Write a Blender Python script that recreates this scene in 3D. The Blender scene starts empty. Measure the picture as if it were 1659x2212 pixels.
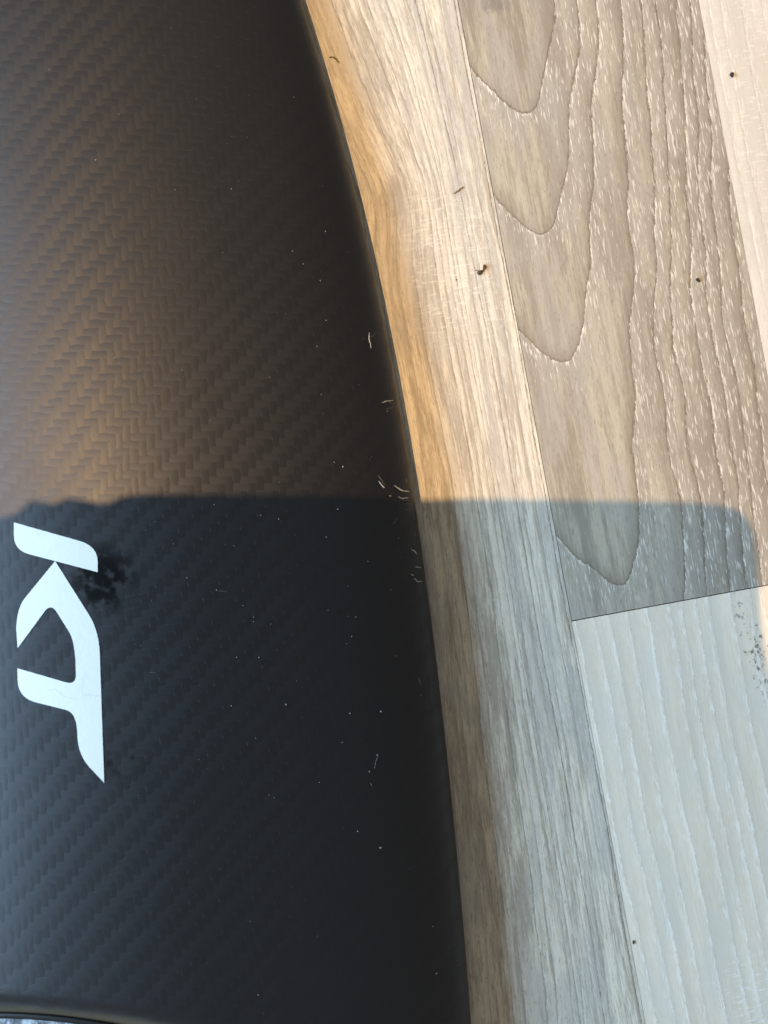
import bpy, bmesh, math, random
import numpy as np

# ------------------------------------------------------------------ camera, light, exposure
S = bpy.context.scene
COL = S.collection
PX = 0.24 / 1659.0            # metres on the floor per photo unit (photo 1659 x 2212 units)
CX, CY = 829.5, 1106.0
D = 0.283                     # height of the lens above the floor

cam = bpy.data.cameras.new('camera')
cam.sensor_fit = 'VERTICAL'
cam.sensor_height = 24.0
cam.lens = 24.0 * D / (2212 * PX)
cam.clip_start = 0.01
cam.clip_end = 50
cam.dof.use_dof = True
cam.dof.focus_distance = D - 0.002
cam.dof.aperture_fstop = 9.0
camo = bpy.data.objects.new('camera', cam)
camo.location = (0, 0, D)
COL.objects.link(camo)
S.camera = camo

world = bpy.data.worlds.new('World')
S.world = world
world.use_nodes = True
bg = world.node_tree.nodes['Background']
bg.inputs['Color'].default_value = (1.0, 0.97, 0.88, 1)
bg.inputs['Strength'].default_value = 0.30

# low warm sun through the window: a small far lamp
SUNPOS = np.array((-5.0 * math.sin(math.radians(22)), 0.30, 5.0 * math.cos(math.radians(22))))
sl = bpy.data.lights.new('sun_beam', 'SPOT')
sl.energy = 1150
sl.color = (1.0, 0.62, 0.28)
sl.shadow_soft_size = 0.011
sl.spot_size = math.radians(16)
sl.spot_blend = 0.1
slo = bpy.data.objects.new('sun_beam', sl)
slo.location = SUNPOS
COL.objects.link(slo)
from mathutils import Vector
slo.rotation_euler = (Vector((0, 0, 0)) - Vector(SUNPOS)).to_track_quat('-Z', 'Y').to_euler()

# bright sky seen through a window on the left
wl = bpy.data.lights.new('window_light', 'AREA')
wl.shape = 'RECTANGLE'
wl.size = 1.3
wl.size_y = 0.42
wl.energy = 42.0
wl.color = (0.51, 0.76, 1.0)
wlo = bpy.data.objects.new('window_light', wl)
wlo.location = (-1.06, -0.1, 0.545)
wdir = Vector((0, 0, 0)) - Vector((-1.06, 0, 0.545))
wlo.rotation_euler = wdir.to_track_quat('-Z', 'Y').to_euler()
# long side along world y
from mathutils import Matrix
zax = (-wdir).normalized(); xax = Vector((0, 1, 0)); yax = zax.cross(xax)
wlo.rotation_euler = Matrix((xax, yax, zax)).transposed().to_euler()
COL.objects.link(wlo)

S.render.engine = 'CYCLES'
S.view_settings.view_transform = 'Standard'
S.view_settings.look = 'None'
S.view_settings.exposure = 0.0
S.view_settings.gamma = 1.0
S.cycles.use_denoising = True
S.cycles.max_bounces = 5
S.cycles.diffuse_bounces = 3
S.cycles.glossy_bounces = 3
S.cycles.adaptive_threshold = 0.015

rnd = random.Random(7)

# ------------------------------------------------------------------ helpers
def img(x, y, z=0.0):
    k = PX * (D - z) / D
    return ((x - CX) * k, (CY - y) * k, z)

class NT:
    """small node-tree writer"""
    def __init__(self, name):
        self.m = bpy.data.materials.new(name)
        self.m.use_nodes = True
        self.t = self.m.node_tree
        self.b = self.t.nodes['Principled BSDF']
    def n(self, kind): return self.t.nodes.new(kind)
    def put(self, sock, v):
        if v is None: return
        if isinstance(v, bpy.types.NodeSocket): self.t.links.new(v, sock)
        elif isinstance(v, (tuple, list)) and len(v) == 3 and sock.type == 'RGBA': sock.default_value = (*v, 1)
        else: sock.default_value = v
    def math(self, op, a, b=None, c=None, clamp=False):
        n = self.n('ShaderNodeMath'); n.operation = op; n.use_clamp = clamp
        for i, v in enumerate((a, b, c)): self.put(n.inputs[i], v)
        return n.outputs[0]
    def add(self, a, b): return self.math('ADD', a, b)
    def sub(self, a, b): return self.math('SUBTRACT', a, b)
    def mul(self, a, b): return self.math('MULTIPLY', a, b)
    def div(self, a, b): return self.math('DIVIDE', a, b)
    def step(self, x, lo, hi, a=0.0, b=1.0):
        n = self.n('ShaderNodeMapRange'); n.interpolation_type = 'SMOOTHSTEP'
        for i, v in zip((0, 1, 2, 3, 4), (x, lo, hi, a, b)): self.put(n.inputs[i], v)
        return n.outputs[0]
    def vec(self, x, y, z=0.0):
        n = self.n('ShaderNodeCombineXYZ')
        for i, v in enumerate((x, y, z)): self.put(n.inputs[i], v)
        return n.outputs[0]
    def sep(self, v):
        n = self.n('ShaderNodeSeparateXYZ'); self.put(n.inputs[0], v); return n.outputs
    def noise(self, v, scale=1.0, detail=2.0, rough=0.5, dist=0.0):
        n = self.n('ShaderNodeTexNoise'); self.put(n.inputs['Vector'], v)
        n.inputs['Scale'].default_value = scale; n.inputs['Detail'].default_value = detail
        n.inputs['Roughness'].default_value = rough; n.inputs['Distortion'].default_value = dist
        return n.outputs[0]
    def mix(self, f, a, b, mode='MIX'):
        n = self.n('ShaderNodeMix'); n.data_type = 'RGBA'; n.blend_type = mode
        self.put(n.inputs[0], f); self.put(n.inputs[6], a); self.put(n.inputs[7], b)
        return n.outputs[2]
    def attr(self, name):
        n = self.n('ShaderNodeAttribute'); n.attribute_name = name; return n
    def bump(self, h, dist, strength=1.0):
        n = self.n('ShaderNodeBump'); self.put(n.inputs['Height'], h)
        n.inputs['Distance'].default_value = dist; n.inputs['Strength'].default_value = strength
        return n.outputs[0]

def plain(name, col, rough=0.6, spec=0.3, var=0.0, scale=2000):
    t = NT(name)
    pos = t.n('ShaderNodeNewGeometry').outputs['Position']
    v = t.noise(pos, scale, 3)
    c2 = tuple(max(0.0, x * (1 - var)) for x in col)
    t.put(t.b.inputs['Base Color'], t.mix(v, c2, col))
    t.b.inputs['Roughness'].default_value = rough
    t.b.inputs['Specular IOR Level'].default_value = spec
    return t.m

def mesh_obj(name, verts, faces, mat, parent=None, smooth=False):
    me = bpy.data.meshes.new(name)
    me.from_pydata([tuple(map(float, v)) for v in verts], [], faces)
    me.update()
    if smooth:
        me.polygons.foreach_set('use_smooth', [True] * len(me.polygons))
    if mat: me.materials.append(mat)
    o = bpy.data.objects.new(name, me)
    COL.objects.link(o)
    if parent: o.parent = parent
    return o

def tag(o, label=None, cat=None, group=None, kind=None):
    if label: o['label'] = label
    if cat: o['category'] = cat
    if group: o['group'] = group
    if kind: o['kind'] = kind
    return o

# ------------------------------------------------------------------ floor
TH = math.atan(0.1835)
ST, CT = math.sin(TH), math.cos(TH)
X0 = 988.5                        # the long joint crosses the top edge of the picture here
def loc2px(b, a): return (X0 + b * CT + a * ST, -b * ST + a * CT)
def loc2w(b, a, z=0.0):
    x, y = loc2px(b, a)
    return ((x - CX) * PX, (CY - y) * PX, z)

subfloor = mesh_obj('floor', [(-0.42, -0.42, -0.0025), (0.42, -0.42, -0.0025), (0.42, 0.42, -0.0025), (-0.42, 0.42, -0.0025)],
                    [(0, 1, 2, 3)], plain('joint_dark', (0.035, 0.028, 0.022), 0.9, 0.1, 0.3))
tag(subfloor, kind='structure')

def wood(name, seed, pale, mid, line, white, grey, tone=0.5, band=0.5, fine=0.3, line_amt=0.7, line_w=3.0, line_var=1.0, shade_amt=0.35, shade_w=45.0,
         grey_amt=0.5, grey_w=70.0, edge_amt=0.6, edge_w=7.0, dash_amt=0.6, dash_w=60.0, dash_thr=0.60, pore=0.3, jag=5.0, wander=1.0, spots=None, ripple=None, blot=None):
    """printed oak laminate; attributes: grain = (across, along, phase) with lengths in photo units, grad = phase per unit"""
    t = NT(name)
    at = t.attr('grain').outputs['Vector']
    b, a, ph = t.sep(at)
    pg = t.attr('grad').outputs['Fac']
    gs = t.attr('bend').outputs['Fac']                 # across coordinate bent along the figure
    so = float(seed) * 7.31
    j1 = t.noise(t.vec(t.mul(b, 0.16), t.mul(a, 0.07), so), 1.0, 2.0, 0.7)
    j2 = t.noise(t.vec(t.mul(b, 0.010), t.mul(a, 0.006), so + 3), 1.0, 1.0)
    jit = t.add(t.mul(t.sub(j1, 0.5), jag * 2.4), t.mul(t.sub(j2, 0.5), jag * 4.0 * wander))
    ph2 = t.add(ph, t.mul(jit, pg))
    f = t.math('FRACT', ph2)
    idx = t.math('FLOOR', ph2)
    din = t.div(t.sub(1.0, f), pg)
    dout = t.div(f, pg)
    def rand(k):
        w = t.n('ShaderNodeTexWhiteNoise'); w.noise_dimensions = '1D'
        t.put(w.inputs['W'], t.add(idx, so + k)); return w.outputs['Value']
    lr, lr2 = rand(0.0), rand(51.7)
    n1 = t.noise(t.vec(t.mul(gs, 0.013), t.mul(a, 0.0016), so + 10), 1.0, 1.5)
    n2 = t.noise(t.vec(t.mul(gs, 0.055), t.mul(a, 0.0040), so + 20), 1.0, 3.0, 0.65)
    n3 = t.noise(t.vec(t.mul(gs, 0.26), t.mul(a, 0.017), so + 30), 1.0, 2.5, 0.7)
    n4 = t.noise(t.vec(t.mul(gs, 0.50), t.mul(a, 0.055), so + 40), 1.0, 1.5, 0.7)
    mo = t.noise(t.vec(t.mul(b, 0.10), t.mul(a, 0.055), so + 90), 1.0, 3.0, 0.75)
    tn = t.add(t.mul(t.sub(t.step(n1, 0.32, 0.68), 0.5), tone), t.mul(t.sub(t.step(n2, 0.34, 0.66), 0.5), band))
    tn = t.add(tn, t.mul(t.sub(t.step(n3, 0.3, 0.7), 0.5), fine))
    tn = t.add(tn, t.mul(t.sub(lr, 0.5), 0.4 * tone))
    tn = t.add(tn, t.mul(t.sub(t.step(mo, 0.25, 0.75), 0.5), 0.30))
    tn = t.math('ADD', tn, 0.5, clamp=True)
    col = t.mix(tn, mid, pale)
    hue = t.noise(t.vec(t.mul(gs, 0.017), t.mul(a, 0.0045), so + 60), 1.0, 2.0)
    col = t.mix(t.step(hue, 0.46, 0.62, 0.0, 0.55), col, grey)
    # greyer wood just outside a growth line
    gq = t.math('MAXIMUM', t.sub(1.0, t.div(dout, grey_w)), 0.0)
    col = t.mix(t.mul(t.mul(gq, t.add(0.5, t.mul(lr, 0.5))), grey_amt), col, grey)
    # darkening towards the next growth line, then the thin line itself
    sh = t.math('POWER', t.math('MAXIMUM', t.sub(1.0, t.div(din, shade_w)), 0.0), 1.7)
    sh = t.mul(sh, t.add(0.35, t.mul(lr2, 0.65)))
    dark = tuple(0.5 * m + 0.5 * l for m, l in zip(mid, line))
    col = t.mix(t.mul(sh, shade_amt), col, dark)
    ln = t.step(din, line_w * 0.2, line_w * 1.35, 1.0, 0.0)
    ln = t.mul(ln, t.step(mo, 0.35, 0.6, 0.35, 1.0))
    ln = t.mul(ln, t.sub(1.0, t.mul(t.math('POWER', lr2, 0.7), line_var)))
    col = t.mix(t.mul(ln, line_amt), col, line)
    # pale broken edge along the outer side of the line, and sparse pale dashes beyond
    fl = t.noise(t.vec(t.mul(b, 0.33), t.mul(a, 0.034), so + 80), 1.0, 1.5, 0.6)
    ed = t.mul(t.step(dout, edge_w * 0.4, edge_w * 1.5, 1.0, 0.0), t.mul(t.step(t.add(n2, t.mul(fl, 0.8)), 0.86, 1.04), t.add(0.35, t.mul(lr, 0.65))))
    col = t.mix(t.mul(ed, edge_amt), col, white)
    wf = t.math('MAXIMUM', t.sub(1.0, t.div(dout, dash_w)), 0.0)
    wh = t.step(t.add(fl, t.mul(wf, 0.10)), dash_thr, dash_thr + 0.09)
    wh = t.mul(wh, t.math('POWER', wf, 0.5))
    col = t.mix(t.mul(wh, dash_amt), col, white)
    po = t.step(n4, 0.575, 0.71)
    col = t.mix(t.mul(po, pore), col, dark)
    if ripple:   # cross figure: faint ripples and pale ticks lying across the grain
        rb, ra, rw, rh, amt = ripple
        m = t.mul(t.step(t.math('ABSOLUTE', t.sub(b, rb)), rw * 0.3, rw, 1, 0), t.step(t.math('ABSOLUTE', t.sub(a, ra)), rh * 0.4, rh, 1, 0))
        w1 = t.noise(t.vec(t.mul(b, 0.02), t.mul(a, 0.15), so + 100), 1.0, 1.5)
        w2 = t.noise(t.vec(t.mul(b, 0.045), t.mul(a, 0.21), so + 120), 1.0, 1.5)
        col = t.mix(t.mul(m, t.mul(t.step(w1, 0.5, 0.68), amt)), col, grey)
        col = t.mix(t.mul(m, t.mul(t.step(w2, 0.56, 0.68), amt * 1.2)), col, white)
    if blot:     # smoky knot shadows printed in the wood: (across, along, half width, half length, amount, colour)
        for (kb, ka, kw, kh, amt, kc) in blot:
            q = t.math('SQRT', t.add(t.math('POWER', t.div(t.sub(b, kb), kw), 2.0), t.math('POWER', t.div(t.sub(a, ka), kh), 2.0)))
            q = t.add(q, t.mul(t.sub(mo, 0.5), 1.2))
            col = t.mix(t.step(q, 0.2, 1.0, amt, 0.0), col, kc)
    if spots:    # wormy dark specks
        for (kb, ka, kw, kh, thr, kc) in spots:
            q = t.math('SQRT', t.add(t.math('POWER', t.div(t.sub(b, kb), kw), 2.0), t.math('POWER', t.div(t.sub(a, ka), kh), 2.0)))
            sp = t.noise(t.vec(t.mul(b, 0.10), t.mul(a, 0.075), so + 140), 1.0, 2.0, 0.65)
            col = t.mix(t.step(t.sub(sp, t.mul(q, 0.10)), thr, thr + 0.13), col, t.mix(t.step(q, 0.8, 1.0), kc, col))
    t.put(t.b.inputs['Base Color'], col)
    t.put(t.b.inputs['Roughness'], t.add(0.42, t.mul(n3, 0.2)))
    t.b.inputs['Specular IOR Level'].default_value = 0.35
    t.put(t.b.inputs['Normal'], t.bump(t.sub(n3, t.mul(n4, 0.8)), 0.00006, 0.5))
    return t.m

def plank(b0, b1, a0, a1, mat, phase, bend=None, gaps=(0.8, 0.8, 1.0, 1.0), step=14.0):
    """one board: gridded top carrying the grain attributes, sides and underside"""
    b0 += gaps[0]; b1 -= gaps[1]; a0 += gaps[2]; a1 -= gaps[3]
    nb = max(4, int((b1 - b0) / step)); na = max(4, int((a1 - a0) / step))
    B, A = np.meshgrid(np.linspace(b0, b1, nb + 1), np.linspace(a0, a1, na + 1))
    P = phase(B, A)
    G = bend(B, A) if bend else B.copy()
    gA, gB = np.gradient(P, (a1 - a0) / na, (b1 - b0) / nb)
    GR = np.hypot(gA, gB)
    xs = X0 + B * CT + A * ST; ys = -B * ST + A * CT
    V = np.stack([(xs - CX) * PX, (CY - ys) * PX, np.zeros_like(xs)], -1).reshape(-1, 3)
    i = np.arange((na + 1) * (nb + 1)).reshape(na + 1, nb + 1)
    F = np.stack([i[1:, :-1], i[1:, 1:], i[:-1, 1:], i[:-1, :-1]], -1).reshape(-1, 4).tolist()
    rim = list(i[0, :]) + list(i[1:, -1]) + list(i[-1, -2::-1]) + list(i[-2:0:-1, 0])
    n0 = len(V)
    low = V[rim].copy(); low[:, 2] = -0.0022
    V = np.vstack([V, low])
    m = len(rim)
    for k in range(m):
        k2 = (k + 1) % m
        F.append([int(rim[k]), int(rim[k2]), n0 + k2, n0 + k])
    F.append([n0 + k for k in range(m)][::-1])
    o = mesh_obj('plank', V, F, mat, subfloor)
    me = o.data
    ext = lambda q: np.concatenate([q.reshape(-1), q.reshape(-1)[rim]])
    g = np.stack([ext(B), ext(A), ext(P)], -1).astype(np.float32)
    at = me.attributes.new('grain', 'FLOAT_VECTOR', 'POINT'); at.data.foreach_set('vector', g.reshape(-1))
    at = me.attributes.new('grad', 'FLOAT', 'POINT'); at.data.foreach_set('value', ext(np.maximum(GR, 1e-4)).astype(np.float32))
    at = me.attributes.new('bend', 'FLOAT', 'POINT'); at.data.foreach_set('value', ext(G).astype(np.float32))
    return o

def irregular(lo, hi, mean, spread, seed):
    r = random.Random(seed); x = [lo]
    while x[-1] < hi: x.append(x[-1] + mean * (1 - spread + 2 * spread * r.random()))
    return np.array(x)

W = 512.0
A_END = 1364.0
sstep = lambda x, lo, hi: (lambda q: q * q * (3 - 2 * q))(np.clip((x - lo) / (hi - lo), 0, 1))

# the board with the tall nested arches
LV = [-420, -60, 268, 531, 814, 1313, 1758, 2096, 2564, 2899, 3242, 3734, 4200, 4700, 5300, 6000, 7000, 9000]
def ring_arch(B, A):
    b0 = np.interp(A, [-200, 268, 531, 814, 1313], [118, 105, 92, 88, 121])
    d = B - b0
    wob = 14 * np.sin(A / 95.0 + B / 60.0) + 8 * np.sin(A / 41.0 + 1.3)
    soft = np.sqrt(d * d + 10.0 ** 2) - 10.0
    right = 785 * (np.abs(soft) / 174) ** 1.67
    left = 112 * (np.abs(soft) / 91) ** 1.45
    return A + np.where(d > 0, right, left) + wob * np.clip(np.abs(d) / 200, 0.15, 1) * np.where(d > 90, 3.0, 1.0)
def ph_arch(B, A): return np.interp(ring_arch(B, A), LV, np.arange(len(LV)))
wood_arch = wood('laminate_arched', 1, (0.385, 0.345, 0.275), (0.240, 0.207, 0.168), (0.125, 0.096, 0.072), (0.66, 0.63, 0.585), (0.315, 0.292, 0.268),
                 tone=0.6, band=0.85, fine=0.65, line_amt=0.95, line_w=4.6, line_var=0.4, shade_amt=0.9, shade_w=44, grey_amt=0.5, grey_w=90,
                 edge_amt=0.6, edge_w=4.5, dash_amt=0.7, dash_w=70, dash_thr=0.655, pore=0.6, jag=4.4, wander=1.4,
                 blot=[(78, 22, 40, 28, 0.6, (0.15, 0.135, 0.125))])
plank(0, W, -500, A_END, wood_arch, ph_arch, gaps=(1.0, 0.3, 1, 1.1), step=9.0)

# the long pale board running beside the black board
SP_A = irregular(-900, 700, 27, 0.65, 5)
def bend_a(B, A):
    k = np.clip(-B / 150.0, 0, 1)
    up = 85 * sstep(A, -260, 430) * k
    kn = 26 * np.exp(-((B + 210) / 90) ** 2 - ((A - 400) / 120) ** 2)
    low = 0.075 * np.maximum(A - 1000, 0) * np.clip(-B / 320.0, 0, 1.3)
    wob = 1.6 * np.sin(A / 150.0 + B / 90.0) + 0.8 * np.sin(A / 63.0 + B / 40)
    return B - up - kn + low + wob
def ph_a(B, A): return np.interp(bend_a(B, A), SP_A, np.arange(len(SP_A)))
wood_pale = wood('laminate_pale', 2, (0.635, 0.572, 0.47), (0.365, 0.318, 0.255), (0.12, 0.096, 0.074), (0.70, 0.67, 0.62), (0.40, 0.375, 0.348),
                 tone=0.45, band=1.0, fine=0.85, line_amt=0.95, line_w=3.3, line_var=0.9, shade_amt=0.4, shade_w=11, grey_amt=0.25, grey_w=18,
                 edge_amt=0.25, edge_w=4.0, dash_amt=0.3, dash_w=22, dash_thr=0.60, pore=0.6, jag=2.2, wander=0.5, ripple=(-120, 560, 130, 230, 0.32),
                 blot=[(-205, 400, 46, 80, 0.45, (0.30, 0.25, 0.20)), (-60, 395, 70, 60, 0.4, (0.33, 0.31, 0.29))])
plank(-W, 0, -500, 2750, wood_pale, ph_a, bend_a, gaps=(0.8, 0.45, 1, 1))

# the whitish board below the arched one
SP_C = irregular(-200, 900, 39, 0.4, 11)
def bend_c(B, A):
    return B + 4 * np.sin(A / 260.0 + 0.6) + 2.5 * np.sin(A / 90.0 + B / 130.0) - 0.02 * (A - 1364)
def ph_c(B, A): return 200 - np.interp(bend_c(B, A), SP_C, np.arange(len(SP_C)))
wood_white = wood('laminate_whitish', 3, (0.725, 0.635, 0.525), (0.61, 0.53, 0.435), (0.40, 0.365, 0.325), (0.80, 0.785, 0.755), (0.61, 0.565, 0.50),
                  tone=0.45, band=0.45, fine=0.45, line_amt=0.5, line_w=3.0, line_var=0.8, shade_amt=0.6, shade_w=30, grey_amt=0.0, grey_w=30,
                  edge_amt=0.42, edge_w=8.5, dash_amt=0.4, dash_w=20, dash_thr=0.58, pore=0.22, jag=4.6, wander=0.5, ripple=(250, 2330, 120, 260, 0.4),
                  spots=[(384, 1515, 34, 85, 0.485, (0.22, 0.19, 0.15)), (398, 1610, 26, 60, 0.485, (0.22, 0.19, 0.15)), (362, 1415, 30, 60, 0.52, (0.33, 0.31, 0.28))])
plank(0, W, A_END, 2750, wood_white, ph_c, bend_c, gaps=(0.3, 0.3, 1.1, 1))

# creamy board at the right edge and its neighbours outside the picture
SP_D = irregular(400, 1300, 34, 0.5, 21)
def ph_d(B, A): return np.interp(B + 6 * np.sin(A / 190.0), SP_D, np.arange(len(SP_D)))
wood_cream = wood('laminate_cream', 4, (0.56, 0.535, 0.485), (0.475, 0.445, 0.40), (0.27, 0.24, 0.20), (0.68, 0.66, 0.62), (0.47, 0.45, 0.425),
                  tone=0.45, band=0.6, fine=0.35, line_amt=0.5, line_w=2.5, line_var=1.0, shade_amt=0.3, shade_w=18, grey_amt=0.2, grey_w=20,
                  edge_amt=0.6, edge_w=5, dash_amt=0.4, dash_w=25, dash_thr=0.58, pore=0.15, jag=3.0, wander=0.7, ripple=(700, 350, 260, 420, 0.3))
plank(W, 2 * W, -500, 1900, wood_cream, ph_d, gaps=(0.3, 0.8, 1, 1))
plank(W, 2 * W, 1900, 2750, wood_pale, lambda B, A: np.interp(B - 2.2 * W, SP_A, np.arange(len(SP_A))), gaps=(0.3, 0.8, 1, 1))
plank(2 * W, 3 * W, -500, 800, wood_pale, lambda B, A: np.interp(B - 3.2 * W, SP_A, np.arange(len(SP_A))))
plank(2 * W, 3 * W, 800, 2750, wood_white, lambda B, A: 200 - np.interp(B - 2 * W, SP_C, np.arange(len(SP_C))))
plank(-2 * W, -W, -500, 1200, wood_white, lambda B, A: 200 - np.interp(B + 2 * W, SP_C, np.arange(len(SP_C))))
plank(-2 * W, -W, 1200, 2750, wood_pale, lambda B, A: np.interp(B + 0.4 * W, SP_A, np.arange(len(SP_A))))

# ------------------------------------------------------------------ the black carbon board
EDGE = [(-500, 470), (-250, 563), (0, 650), (130, 692), (260, 727), (380, 757), (520, 788), (650, 818), (780, 845), (880, 865), (1000, 884),
        (1140, 904), (1290, 924), (1430, 943), (1610, 963), (1800, 983), (1950, 998), (2100, 1010), (2212, 1018), (2500, 1034), (2800, 1044)]
ZE = 0.0042
kE = PX * (D - ZE) / D
_ey = np.array([(CY - y) * kE for y, x in EDGE])[::-1]
_ex = np.array([(x - CX) * kE for y, x in EDGE])[::-1]
# smooth the traced edge with a polynomial
_pc = np.polyfit(_ey / 0.2, _ex, 5)
def edge_x(y): return np.polyval(_pc, np.asarray(y) / 0.2)
XC = -0.15
def rise(y): return np.interp(np.asarray(y), [-0.30, -0.02, 0.16, 0.30], [0.029, 0.0285, 0.019, 0.016])
DISH_C = np.array(img(60, 2590, 0.028)[:2])
def dish_q(x, y, ax, by):
    return np.hypot((x - DISH_C[0]) / (ax * PX * 0.9), (y - DISH_C[1]) / (by * PX * 0.9))
def height(x, y):
    x = np.asarray(x, float); y = np.asarray(y, float)
    xr = np.where(x < XC, 2 * XC - x, x)
    s = np.clip(edge_x(y) - xr, 0, None)
    u = np.clip(s / 0.13, 0, 1)
    z = ZE + rise(y) * np.sqrt(np.clip(1 - (1 - u) ** 2, 0, 1))
    # the deck falls away gently beyond its crown
    dl = np.clip(-0.050 - x, 0, None)
    z = z - np.where(dl < 0.08, 1.15 * dl * dl, 0.00736 + 0.184 * (dl - 0.08))
    z = np.maximum(z, ZE)
    # oval dip holding the grip pad
    q = dish_q(x, y, 755, 425)
    qi = 0.86
    tq = np.clip((1.06 - q) / (1.06 - qi), 0, 1)
    z = z - 0.0065 * tq * tq * (3 - 2 * tq)
    return z
def on_board(px, py, lift=0.0):
    z = 0.02
    for _ in range(12):
        x, y, _z = img(px, py, z)
        z = float(height(x, y)) + lift
    return img(px, py, z)

t = NT('carbon_twill')
pos = t.n('ShaderNodeNewGeometry').outputs['Position']
px_, py_, pz_ = t.sep(pos)
TOW = 0.00216
wob = t.noise(pos, 420, 2)
wob2 = t.noise(pos, 130, 2)
u = t.add(t.div(t.add(px_, t.mul(py_, 0.03)), TOW), t.add(t.mul(wob, 0.40), t.mul(wob2, 1.1)))
v = t.add(t.div(t.sub(py_, t.mul(px_, 0.03)), TOW), t.add(t.mul(wob, 0.32), t.mul(wob2, -0.9)))
iu = t.math('FLOOR', u); jv = t.math('FLOOR', v)
fu = t.math('FRACT', u); fv = t.math('FRACT', v)
mm = t.math('FLOORED_MODULO', t.sub(iu, jv), 4.0)
warp = t.math('LESS_THAN', mm, 1.5)
q1 = t.sub(t.math('FLOORED_MODULO', t.add(t.sub(iu, v), 1.0), 4.0), 1.0)
q2 = t.sub(t.math('FLOORED_MODULO', t.sub(t.sub(u, jv), 2.0), 4.0), 1.0)
al1 = t.sub(1.0, t.mul(q1, q1)); al2 = t.sub(1.0, t.mul(q2, q2))
c1 = t.sub(t.mul(fu, 2.0), 1.0); c2 = t.sub(t.mul(fv, 2.0), 1.0)
ac1 = t.sub(1.0, t.mul(c1, c1)); ac2 = t.sub(1.0, t.mul(c2, c2))
h1 = t.add(t.mul(al1, 0.55), t.mul(ac1, 0.45)); h2 = t.add(t.mul(al2, 0.55), t.mul(ac2, 0.45))
mixh = t.n('ShaderNodeMix'); mixh.data_type = 'FLOAT'
t.put(mixh.inputs[0], warp); t.put(mixh.inputs[2], h2); t.put(mixh.inputs[3], h1)
hh = mixh.outputs[0]
fib1 = t.noise(t.vec(t.mul(px_, 9000), t.mul(py_, 500), 0), 1.0, 1.0)
fib2 = t.noise(t.vec(t.mul(px_, 500), t.mul(py_, 9000), 4), 1.0, 1.0)
mf = t.n('ShaderNodeMix'); mf.data_type = 'FLOAT'
t.put(mf.inputs[0], warp); t.put(mf.inputs[2], fib2); t.put(mf.inputs[3], fib1)
haze = t.noise(pos, 55, 4, 0.6)
haze2 = t.noise(pos, 900, 3, 0.7)
# wiped, greasy mark beside the first letter
sx, sy, sz = on_board(222, 1253)
sq = t.math('SQRT', t.add(t.math('POWER', t.div(t.sub(px_, sx), 0.0098), 2.0), t.math('POWER', t.div(t.sub(py_, sy), 0.0105), 2.0)))
sn = t.noise(pos, 270, 2.5, 0.6)
smudge = t.mul(t.step(sq, 0.4, 1.3, 0.9, 0.0), t.step(t.sub(sn, t.mul(sq, 0.20)), 0.24, 0.42))
sx2, sy2, _ = on_board(262, 1650)
sq2 = t.math('SQRT', t.add(t.math('POWER', t.div(t.sub(px_, sx2), 0.010), 2.0), t.math('POWER', t.div(t.sub(py_, sy2), 0.007), 2.0)))
smudge2 = t.mul(t.step(sq2, 0.2, 1.0, 0.5, 0.0), t.step(sn, 0.48, 0.62))
smudge = t.math('MAXIMUM', smudge, smudge2)
base = t.mix(warp, (0.0020, 0.0020, 0.0024), (0.0023, 0.0023, 0.0027))
t.b.inputs['Specular Tint'].default_value = (0.84, 0.86, 1.0, 1)
base = t.mix(t.mul(t.step(haze2, 0.5, 0.9), 0.5), base, (0.008, 0.0078, 0.008))
base = t.mix(smudge, base, (0.003, 0.003, 0.003))
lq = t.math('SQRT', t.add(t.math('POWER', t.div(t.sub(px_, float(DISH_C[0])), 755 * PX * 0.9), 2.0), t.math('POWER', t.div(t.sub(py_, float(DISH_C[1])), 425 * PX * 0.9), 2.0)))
base = t.mix(t.step(t.add(lq, t.mul(t.sub(haze, 0.5), 0.05)), 0.93, 1.01, 1.0, 0.0), base, (0.085, 0.066, 0.042))  # brown painted on the dip's lip in place of a warm reflection
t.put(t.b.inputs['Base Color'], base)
t.put(t.b.inputs['Roughness'], t.add(t.sub(t.add(0.445, t.mul(t.sub(haze, 0.5), 0.14)), t.mul(smudge, 0.10)), t.mul(warp, -0.02)))
t.put(t.b.inputs['Specular IOR Level'], t.sub(t.add(0.36, t.mul(warp, 0.025)), t.mul(smudge, 0.34)))
tan = t.n('ShaderNodeTangent'); tan.direction_type = 'UV_MAP'; tan.uv_map = 'UVMap'
t.put(t.b.inputs['Tangent'], tan.outputs[0])
t.b.inputs['Anisotropic'].default_value = 0.26
t.put(t.b.inputs['Coat Weight'], t.mul(t.sub(1.0, t.mul(smudge, 0.8)), 0.58))
t.b.inputs['Coat Roughness'].default_value = 0.56
t.b.inputs['Coat IOR'].default_value = 1.38
t.put(t.b.inputs['Anisotropic Rotation'], t.mul(warp, 0.25))
t.put(t.b.inputs['Normal'], t.bump(t.add(hh, t.mul(mf.outputs[0], 0.10)), 0.00006, 0.6))
carbon = t.m

board = bpy.data.objects.new('carbon_board', None)
board.empty_display_size = 0.05
board.location = (0, 0, 0)
COL.objects.link(board)
tag(board, 'black carbon fibre board with white letters and scuffed curved edge lying on the wood floor', 'board')

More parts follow.
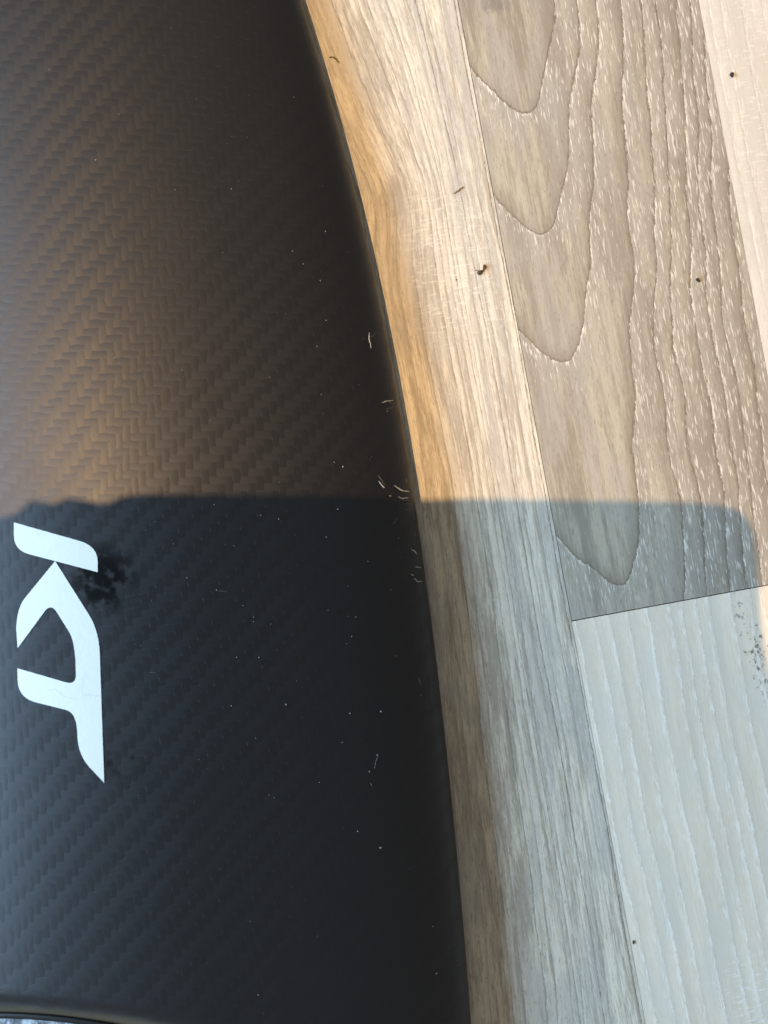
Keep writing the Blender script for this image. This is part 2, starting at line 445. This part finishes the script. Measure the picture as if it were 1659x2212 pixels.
ys = np.concatenate([np.linspace(-0.20, 0.20, 240)])
ys = np.concatenate([np.linspace(-0.33, -0.205, 30), ys, np.linspace(0.205, 0.33, 30)])
half = np.concatenate([0.0 + 0.02 * np.linspace(0, 1, 44) ** 2.2, np.linspace(0.02, 1, 130)[1:]])
V, F = [], []
nt = 2 * len(half) - 1
under = [(0.00035, 0.0030), (0.0012, 0.0019), (0.0030, 0.0009), (0.008, 0.0003), (0.03, 0.0002)]
prof_n = nt + 2 * len(under)
for y in ys:
    xe = float(edge_x(y)); wdt = xe - XC
    xsr = xe - wdt * half                        # from the right edge to the crown
    xa = np.concatenate([xsr, (2 * XC - xsr)[-2::-1]])
    za = height(xa, np.full_like(xa, y))
    for x, z in zip(xa, za): V.append((x, y, z))
    for s_, z in under: V.append((2 * XC - xe + s_, y, z))
    for s_, z in under[::-1]: V.append((xe - s_, y, z))
m = prof_n
for r in range(len(ys) - 1):
    for k in range(m):
        k2 = (k + 1) % m
        F.append((r * m + k, r * m + k2, (r + 1) * m + k2, (r + 1) * m + k))
F.append(tuple(range(m))[::-1]); F.append(tuple((len(ys) - 1) * m + k for k in range(m)))
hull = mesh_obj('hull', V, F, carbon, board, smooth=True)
bm = bmesh.new(); bm.from_mesh(hull.data); bmesh.ops.recalc_face_normals(bm, faces=bm.faces); bm.to_mesh(hull.data); bm.free()
uvl = hull.data.uv_layers.new(name='UVMap')
li = np.zeros(len(hull.data.loops), np.int32); hull.data.loops.foreach_get('vertex_index', li)
co = np.zeros(len(hull.data.vertices) * 3, np.float32); hull.data.vertices.foreach_get('co', co)
uvl.data.foreach_set('uv', co.reshape(-1, 3)[li][:, :2].reshape(-1))

# white lettering
t = NT('white_lettering')
pos = t.n('ShaderNodeNewGeometry').outputs['Position']
cr = t.n('ShaderNodeTexVoronoi'); cr.feature = 'DISTANCE_TO_EDGE'
nz = t.n('ShaderNodeTexNoise'); t.put(nz.inputs['Vector'], pos); nz.inputs['Scale'].default_value = 160
va = t.n('ShaderNodeVectorMath'); va.operation = 'SCALE'; t.put(va.inputs[0], nz.outputs['Color']); va.inputs['Scale'].default_value = 0.006
vb = t.n('ShaderNodeVectorMath'); vb.operation = 'ADD'; t.put(vb.inputs[0], pos); t.put(vb.inputs[1], va.outputs[0])
t.put(cr.inputs['Vector'], vb.outputs[0]); cr.inputs['Scale'].default_value = 75
ck = t.mul(t.step(cr.outputs['Distance'], 0.004, 0.014, 1, 0), t.step(t.noise(pos, 90, 2), 0.5, 0.62))
c = t.mix(t.mul(ck, 0.45), (0.68, 0.685, 0.675), (0.45, 0.45, 0.45))
c = t.mix(t.step(t.noise(pos, 260, 3), 0.45, 0.8, 0, 0.10), c, (0.5, 0.5, 0.48))
t.put(t.b.inputs['Base Color'], c)
t.b.inputs['Roughness'].default_value = 0.45
t.put(t.b.inputs['Normal'], t.bump(t.add(t.noise(pos, 1400, 2), t.mul(t.noise(pos, 420, 2), 2.0)), 0.00004, 0.6))
lett_mat = t.m

def bez(p0, p1, p2, n=7):
    return [tuple((1 - k) ** 2 * a + 2 * k * (1 - k) * b + k * k * c for a, b, c in zip(p0, p1, p2)) for k in np.linspace(0, 1, n)]
def decal(name, outline, mat, lift=0.00012, parent=board):
    bm = bmesh.new()
    vs = [bm.verts.new((x, -y, 0)) for x, y in outline]
    f = bm.faces.new(vs)
    if f.normal.z < 0 or True:
        bm.normal_update()
        if f.normal.z < 0: f.normal_flip()
    bmesh.ops.triangulate(bm, faces=bm.faces[:])
    for _ in range(3):
        long = [e for e in bm.edges if e.calc_length() > 14]
        if long: bmesh.ops.subdivide_edges(bm, edges=long, cuts=1, use_grid_fill=False)
        bmesh.ops.triangulate(bm, faces=[f for f in bm.faces if len(f.verts) > 3])
    for vv in bm.verts: vv.co = on_board(vv.co.x, -vv.co.y, lift)
    me = bpy.data.meshes.new(name); bm.to_mesh(me); bm.free()
    me.materials.append(mat)
    me.polygons.foreach_set('use_smooth', [True] * len(me.polygons))
    o = bpy.data.objects.new(name, me); COL.objects.link(o); o.parent = parent
    return o
Z = lambda x, y: (x / 2.0, 1106 + y / 2.0)
stem = [Z(60, 45), Z(340, 124)] + bez(Z(340, 124), Z(422, 146), Z(422, 215))[1:] + [Z(422, 260), Z(125, 182)] + bez(Z(125, 182), Z(60, 165), Z(60, 100))[1:]
decal('letter_stem', stem, lett_mat)
arm = [Z(238, 212), Z(385, 445)] + bez(Z(385, 445), Z(432, 520), Z(432, 640), 9)[1:] + [Z(440, 880), Z(448, 1106), Z(450, 1170), Z(385, 1101)] \
    + bez(Z(385, 1101), Z(336, 1046), Z(334, 960), 8)[1:] + bez(Z(334, 960), Z(333, 868), Z(285, 855), 8)[1:] + [Z(150, 821)] \
    + bez(Z(150, 821), Z(78, 800), Z(76, 725), 8)[1:] + [Z(75, 675), Z(288, 737)] + bez(Z(288, 737), Z(328, 745), Z(328, 705), 7)[1:] + [Z(326, 640)] \
    + bez(Z(326, 640), Z(320, 555), Z(300, 520), 6)[1:] + [Z(245, 432)] + bez(Z(245, 432), Z(222, 395), Z(196, 425), 7)[1:] + [Z(76, 588), Z(70, 500)] \
    + bez(Z(70, 500), Z(74, 415), Z(106, 374), 7)[1:]
decal('letter_ligature', arm, lett_mat)

# grip pad set in the oval dip
t = NT('grip_pad_foam')
pos = t.n('ShaderNodeNewGeometry').outputs['Position']
n = t.noise(pos, 300, 4, 0.65, 0.4)
n2 = t.noise(pos, 900, 3, 0.6)
c = t.mix(t.step(t.add(n, t.mul(n2, 0.25)), 0.48, 0.78), (0.05, 0.058, 0.07), (0.32, 0.35, 0.39))
c = t.mix(t.step(n, 0.66, 0.78, 0, 0.7), c, (0.62, 0.64, 0.67))
t.put(t.b.inputs['Base Color'], c); t.b.inputs['Roughness'].default_value = 0.6
t.put(t.b.inputs['Normal'], t.bump(t.add(n, n2), 0.0006, 0.6))
pv, pf = [], []
rings, seg = 14, 96
for r in range(rings + 1):
    for k in range(seg):
        an = 2 * math.pi * k / seg
        rr = r / rings * 0.985
        x = DISH_C[0] + math.cos(an) * 607 * PX * 0.9 * rr; y = DISH_C[1] + math.sin(an) * 380 * PX * 0.9 * rr
        z = float(height(x, y)) + 0.0012 - (0.0009 if r == rings else 0)
        pv.append((x, y, z))
for r in range(rings):
    for k in range(seg):
        k2 = (k + 1) % seg
        if r == 0 and False: pass
        pf.append((r * seg + k, (r + 1) * seg + k, (r + 1) * seg + k2, r * seg + k2))
pad = mesh_obj('grip_pad', pv, pf, t.m, board, smooth=True)
pad['label'] = 'mottled grey blue pad set into the board at its lower corner'
# dark bead round the pad
gv, gf = [], []
gseg, gs = 160, 8
for k in range(gseg):
    an = 2 * math.pi * k / gseg
    for j in range(gs):
        aj = 2 * math.pi * j / gs
        rr = 1.0 + 0.0011 * math.cos(aj) / (380 * PX * 0.9)
        x = DISH_C[0] + math.cos(an) * 607 * PX * 0.9 * rr; y = DISH_C[1] + math.sin(an) * 380 * PX * 0.9 * rr
        gv.append((x, y, float(height(x, y)) + 0.0005 + 0.0009 * math.sin(aj)))
for k in range(gseg):
    for j in range(gs):
        k2 = (k + 1) % gseg; j2 = (j + 1) % gs
        gf.append((k * gs + j, k2 * gs + j, k2 * gs + j2, k * gs + j2))
mesh_obj('pad_edge', gv, gf, plain('pad_edge_black', (0.008, 0.008, 0.009), 0.5, 0.3, 0.3), board, smooth=True)

# scuffs on the curved edge: frayed pale scratches
scuff = plain('scuffed_fibre', (0.62, 0.62, 0.60), 0.7, 0.2, 0.75, 3500)
faint = plain('faint_scuff', (0.20, 0.20, 0.20), 0.7, 0.2, 0.7, 3500)
def ribbon(name, pts, w, mat, parent=board, lift=0.00018, board_surf=True, fuzz=0.5):
    P = []
    for (a, b), (c, d_) in zip(pts[:-1], pts[1:]):
        n = max(2, int(math.hypot(c - a, d_ - b) / 2.2))
        for k in range(n): P.append((a + (c - a) * k / n, b + (d_ - b) * k / n))
    P.append(pts[-1])
    vv, ff = [], []
    N = len(P)
    for i, (x, y) in enumerate(P):
        x1, y1 = P[max(0, i - 1)]; x2, y2 = P[min(N - 1, i + 1)]
        L = math.hypot(x2 - x1, y2 - y1) or 1
        nx, ny = -(y2 - y1) / L, (x2 - x1) / L
        env = (0.35 + 0.65 * math.sin(math.pi * (i + 0.6) / (N + 0.2))) * (1 - fuzz * rnd.random())
        ww = w * env
        jx = (rnd.random() - 0.5) * w * 0.4
        for sgn, hgt in ((-1, 0.0), (0, 1.0), (1, 0.0)):
            qx, qy = x + nx * (ww * sgn * 0.5 + jx), y + ny * (ww * sgn * 0.5 + jx)
            l2 = lift * (0.3 + hgt)
            vv.append(on_board(qx, qy, l2) if board_surf else img(qx, qy, 0.00005 + hgt * w * PX * 0.6))
        if i:
            o_ = 3 * i
            ff += [(o_ - 3, o_ - 2, o_ + 1, o_), (o_ - 2, o_ - 1, o_ + 2, o_ + 1)]
    o = mesh_obj(name, vv, ff, mat, parent, smooth=True)
    bm = bmesh.new(); bm.from_mesh(o.data)
    for f in bm.faces:
        if f.normal.z < 0: f.normal_flip()
    bm.to_mesh(o.data); bm.free()
    return o
def zz(ox, oy, k): return lambda *p: [(ox + a / k, oy + b / k) for a, b in p]
q = zz(900 * .864, 800 * .864, 3.16 / .864)     # region 900..1100 x 800..1500 of the photo
SC = [(q((73, 98), (72, 150), (80, 180), (88, 222)), 3.0, scuff), (q((80, 132), (105, 128), (130, 95)), 1.6, faint),
      (q((172, 656), (210, 640), (262, 634)), 2.8, scuff), (q((200, 632), (250, 655)), 2.0, faint), (q((205, 700), (268, 690)), 1.6, faint), (q((212, 728), (222, 714)), 2.2, faint),
      (q((150, 1272), (165, 1295), (192, 1326)), 3.6, scuff), (q((140, 1225), (170, 1262), (200, 1310)), 1.5, faint),
      (q((268, 1308), (300, 1326), (330, 1345), (390, 1358)), 3.6, scuff), (q((228, 1387), (250, 1390)), 3.0, scuff),
      (q((303, 1398), (335, 1410), (385, 1402)), 3.2, scuff), (q((310, 1415), (360, 1426), (398, 1420)), 2.0, faint), (q((362, 1250), (368, 1290)), 1.6, faint),
      (q((350, 1498), (395, 1505), (425, 1530)), 1.8, faint), (q((262, 1612), (300, 1560)), 1.2, faint),
      (q((400, 1808), (430, 1826), (452, 1850)), 3.2, scuff), (q((438, 1882), (470, 1880)), 1.8, faint),
      (q((434, 1950), (484, 1958)), 2.2, scuff), (q((402, 2008), (425, 2018)), 2.6, scuff), (q((428, 2040), (455, 2066), (486, 2070)), 2.8, scuff), (q((470, 2045), (492, 2068)), 2.0, faint),
      (q((236, 2130), (254, 2134)), 2.6, faint), (q((420, 1540), (432, 1590)), 2.0, faint), (q((438, 1690), (440, 1712)), 2.4, faint),
      ([(818, 1632), (812, 1645), (809, 1660)], 1.6, faint), ([(800, 1690), (803, 1697)], 1.8, faint), ([(905, 1465), (908, 1478)], 1.8, faint), ([(905, 1500), (912, 1503)], 1.5, faint),
      ([(470, 1276), (492, 1277)], 1.5, faint), ([(322, 1452), (338, 1453)], 1.3, faint)]
for p, w, m_ in SC: ribbon('scratch', p, w, m_)

# ------------------------------------------------------------------ dust on the board
dv, df = [], []
def speck(cx, cy, r, board_surf=True):
    c = on_board(cx, cy, r * PX * 0.5) if board_surf else img(cx, cy, r * PX * 0.4)
    R = r * PX
    k0 = len(dv)
    ph = rnd.random() * 6
    dv.append((c[0], c[1], c[2] + R * 0.8))
    for k in range(6):
        an = ph + k * math.pi / 3; rr = R * (0.6 + 0.6 * rnd.random())
        dv.append((c[0] + rr * math.cos(an), c[1] + rr * math.sin(an), c[2] + R * 0.15 * rnd.random()))
    dv.append((c[0], c[1], c[2] - R * 0.6))
    for k in range(6):
        a_, b_ = k0 + 1 + k, k0 + 1 + (k + 1) % 6
        df.append((k0, a_, b_)); df.append((k0 + 7, b_, a_))
KNOWN = [(655, 570, 1.6), (692, 606, 1.5), (704, 692, 1.7), (741, 1008, 2.4), (722, 998, 1.4), (248, 773, 1.9), (582, 815, 1.4), (685, 748, 1.4), (694, 852, 1.5),
         (207, 345, 2.2), (257, 246, 1.6), (378, 410, 1.5), (500, 408, 1.6), (703, 500, 1.6), (632, 542, 1.4), (106, 150, 1.4), (635, 210, 1.3),
         (463, 1090, 1.8), (563, 1113, 1.6), (602, 1121, 2.0), (730, 1100, 2.2), (404, 1248, 1.8), (506, 1178, 1.5), (468, 1275, 1.9), (525, 1308, 1.7), (548, 1333, 1.8),
         (548, 1343, 1.5), (512, 1420, 1.8), (560, 1420, 1.8), (585, 1348, 1.3), (760, 1375, 1.8), (769, 1333, 1.5), (618, 1522, 2.4), (500, 1525, 2.0), (823, 1537, 2.5),
         (756, 1541, 2.0), (739, 1604, 1.6), (815, 1631, 2.2), (553, 1595, 1.5), (593, 1723, 1.6), (798, 1667, 2.2), (822, 1831, 2.8), (773, 1796, 2.0), (943, 2103, 2.2),
         (558, 2149, 2.2), (935, 2001, 1.6), (325, 1133, 1.4), (375, 1175, 1.3), (705, 1160, 1.5), (328, 1297, 1.4), (540, 1990, 1.4), (690, 1690, 1.5)]
for x, y, r in KNOWN: speck(x, y, r * 0.72)
for _ in range(50):
    y = rnd.uniform(0, 2120); xmax = np.interp(y, [e[0] for e in EDGE], [e[1] for e in EDGE]) - 20
    x = xmax * (1 - rnd.random() ** 1.7)
    if x < 240 and 1110 < y < 1700: continue
    speck(x, y, rnd.uniform(0.45, 0.95))
dust = mesh_obj('dust', dv, df, plain('pale_dust', (0.34, 0.34, 0.33), 0.8, 0.2, 0.5, 5000))
tag(dust, 'tiny pale dust specks scattered over the black carbon board', 'dust', kind='stuff')

# ------------------------------------------------------------------ crumbs on the floor
brown = plain('crumb_brown', (0.10, 0.072, 0.048), 0.8, 0.2, 0.6, 4000)
black = plain('crumb_dark', (0.045, 0.038, 0.030), 0.8, 0.2, 0.5, 4000)
tan_m = plain('crumb_tan', (0.20, 0.135, 0.065), 0.8, 0.2, 0.4, 3000)
grey = plain('crumb_grey', (0.20, 0.175, 0.13), 0.8, 0.2, 0.4, 3000)
def blob(bm, c, r, seed):
    rr = random.Random(seed)
    res = bmesh.ops.create_icosphere(bm, subdivisions=2, radius=1.0)
    for v_ in res['verts']:
        k = 1 + 0.35 * (rr.random() - 0.5)
        v_.co = Vector((c[0] + v_.co.x * r[0] * k, c[1] + v_.co.y * r[1] * k, max(0.00003, c[2] + v_.co.z * r[2] * k)))
def crumb(name, lobes, mat, label, cat='crumb'):
    bm = bmesh.new()
    for i, (x, y, rx, ry) in enumerate(lobes):
        c = img(x, y); blob(bm, (c[0], c[1], min(rx, ry) * PX * 0.7), (rx * PX, ry * PX, min(rx, ry) * PX * 0.8), hash((int(x), i)) % 999)
    cx, cy, _ = img(lobes[0][0], lobes[0][1])
    for v_ in bm.verts: v_.co.x -= cx; v_.co.y -= cy
    me = bpy.data.meshes.new(name); bm.to_mesh(me); bm.free(); me.materials.append(mat)
    o = bpy.data.objects.new(name, me); o.location = (cx, cy, 0); COL.objects.link(o)
    return tag(o, label, cat)
k = 80 * .864 / 1659
o = ribbon('curled_splinter', [(800 * .864 + 480 * k, 110 * .864 + 680 * k), (691.2 + 690 * k, 95 + 690 * k), (691.2 + 830 * k, 95 + 780 * k), (691.2 + 1010 * k, 95 + 980 * k)], 4.6, tan_m, None, board_surf=False, fuzz=0.25)
tag(o, 'thin curved brown splinter on the orange lit wood strip beside the board', 'splinter')
o = ribbon('short_splinter', [(950.4 + 700 * k, 380 + 910 * k), (950.4 + 900 * k, 380 + 800 * k), (950.4 + 1060 * k, 380 + 650 * k), (950.4 + 1220 * k, 380 + 570 * k)], 4.8, grey, None, board_surf=False, fuzz=0.3)
tag(o, 'straight greyish splinter lying on the pale plank above the dark crumb', 'splinter')
crumb('double_crumb', [(1019.5 + 385 * k, 553 + 880 * k, 5.6, 4.8), (1019.5 + 640 * k, 553 + 580 * k, 4.0, 5.2), (1019.5 + 590 * k, 553 + 740 * k, 2.0, 2.4), (1019.5 + 500 * k, 553 + 800 * k, 3.0, 2.4),
      (1019.5 + 230 * k, 553 + 745 * k, 2.4, 1.0)], brown, 'dark brown two-lobed crumb on the pale plank beside the long seam')
crumb('round_crumb', [(1579.5, 163, 4.6, 5.0), (1581.5, 160, 3.0, 3.0)], black, 'small black crumb on the cream plank near the top right')
crumb('oval_crumb', [(1505.5, 604, 3.6, 3.2), (1508.5, 607, 3.8, 2.8)], black, 'dark oval crumb on the arched grain plank at the right')
crumb('seam_crumb', [(1368, 2035, 2.2, 4.0)], black, 'tiny dark crumb lying on the long plank seam near the bottom')
crumb('pale_plank_speck', [(985.5, 604.5, 1.6, 1.6)], grey, 'tiny brown speck left of the two-lobed crumb')

# ------------------------------------------------------------------ unseen slab added overhead to cast the shadow edge
CZ = 0.55
OUT = [(-420, 1150, 1), (-150, 1128, 1), (0, 1118, 1), (35, 1110, 1), (52, 1095, 1), (67, 1081, 1), (80, 1082, 1), (93, 1089, 1), (106, 1094, 1), (121, 1086, 1), (146, 1075, 1), (173, 1079, 1), (208, 1090, 1),
       (240, 1085, 1), (260, 1073, 1), (292, 1069, 1), (346, 1067, 1), (500, 1068, 1), (700, 1071, 1), (850, 1074, 1), (1000, 1077, 0), (1200, 1080, 0), (1400, 1083, 0), (1500, 1085, 0),
       (1545, 1090, 0), (1575, 1102, 0), (1590, 1120, 0), (1602, 1148, 0), (1609, 1190, 0), (1613, 1250, 0), (1617, 1330, 0), (1626, 1400, 0), (1642, 1480, 0), (1668, 1580, 0), (1720, 1800, 0), (1790, 2500, 0), (1800, 2700, 0), (-420, 2700, 1)]
up = []
for x, y, onb in OUT:
    qv = np.array(on_board(max(x, -200), y) if onb else img(x, y))
    if onb and x < -200: qv = qv + np.array(((x + 200) * PX, 0, 0))
    tt = (CZ - qv[2]) / (SUNPOS[2] - qv[2])
    up.append(qv + (SUNPOS - qv) * tt)
vv = [tuple(p) for p in up] + [(p[0], p[1], p[2] + 0.008) for p in up]
n_ = len(up)
ff = [tuple(range(n_)), tuple(range(2 * n_ - 1, n_ - 1, -1))] + [(k, k + n_, (k + 1) % n_ + n_, (k + 1) % n_) for k in range(n_)]
sh = mesh_obj('added_shadow_slab', vv, ff, plain('shadow_slab_grey', (0.10, 0.11, 0.125), 0.8, 0.2, 0.2, 20))
tag(sh, kind='structure')
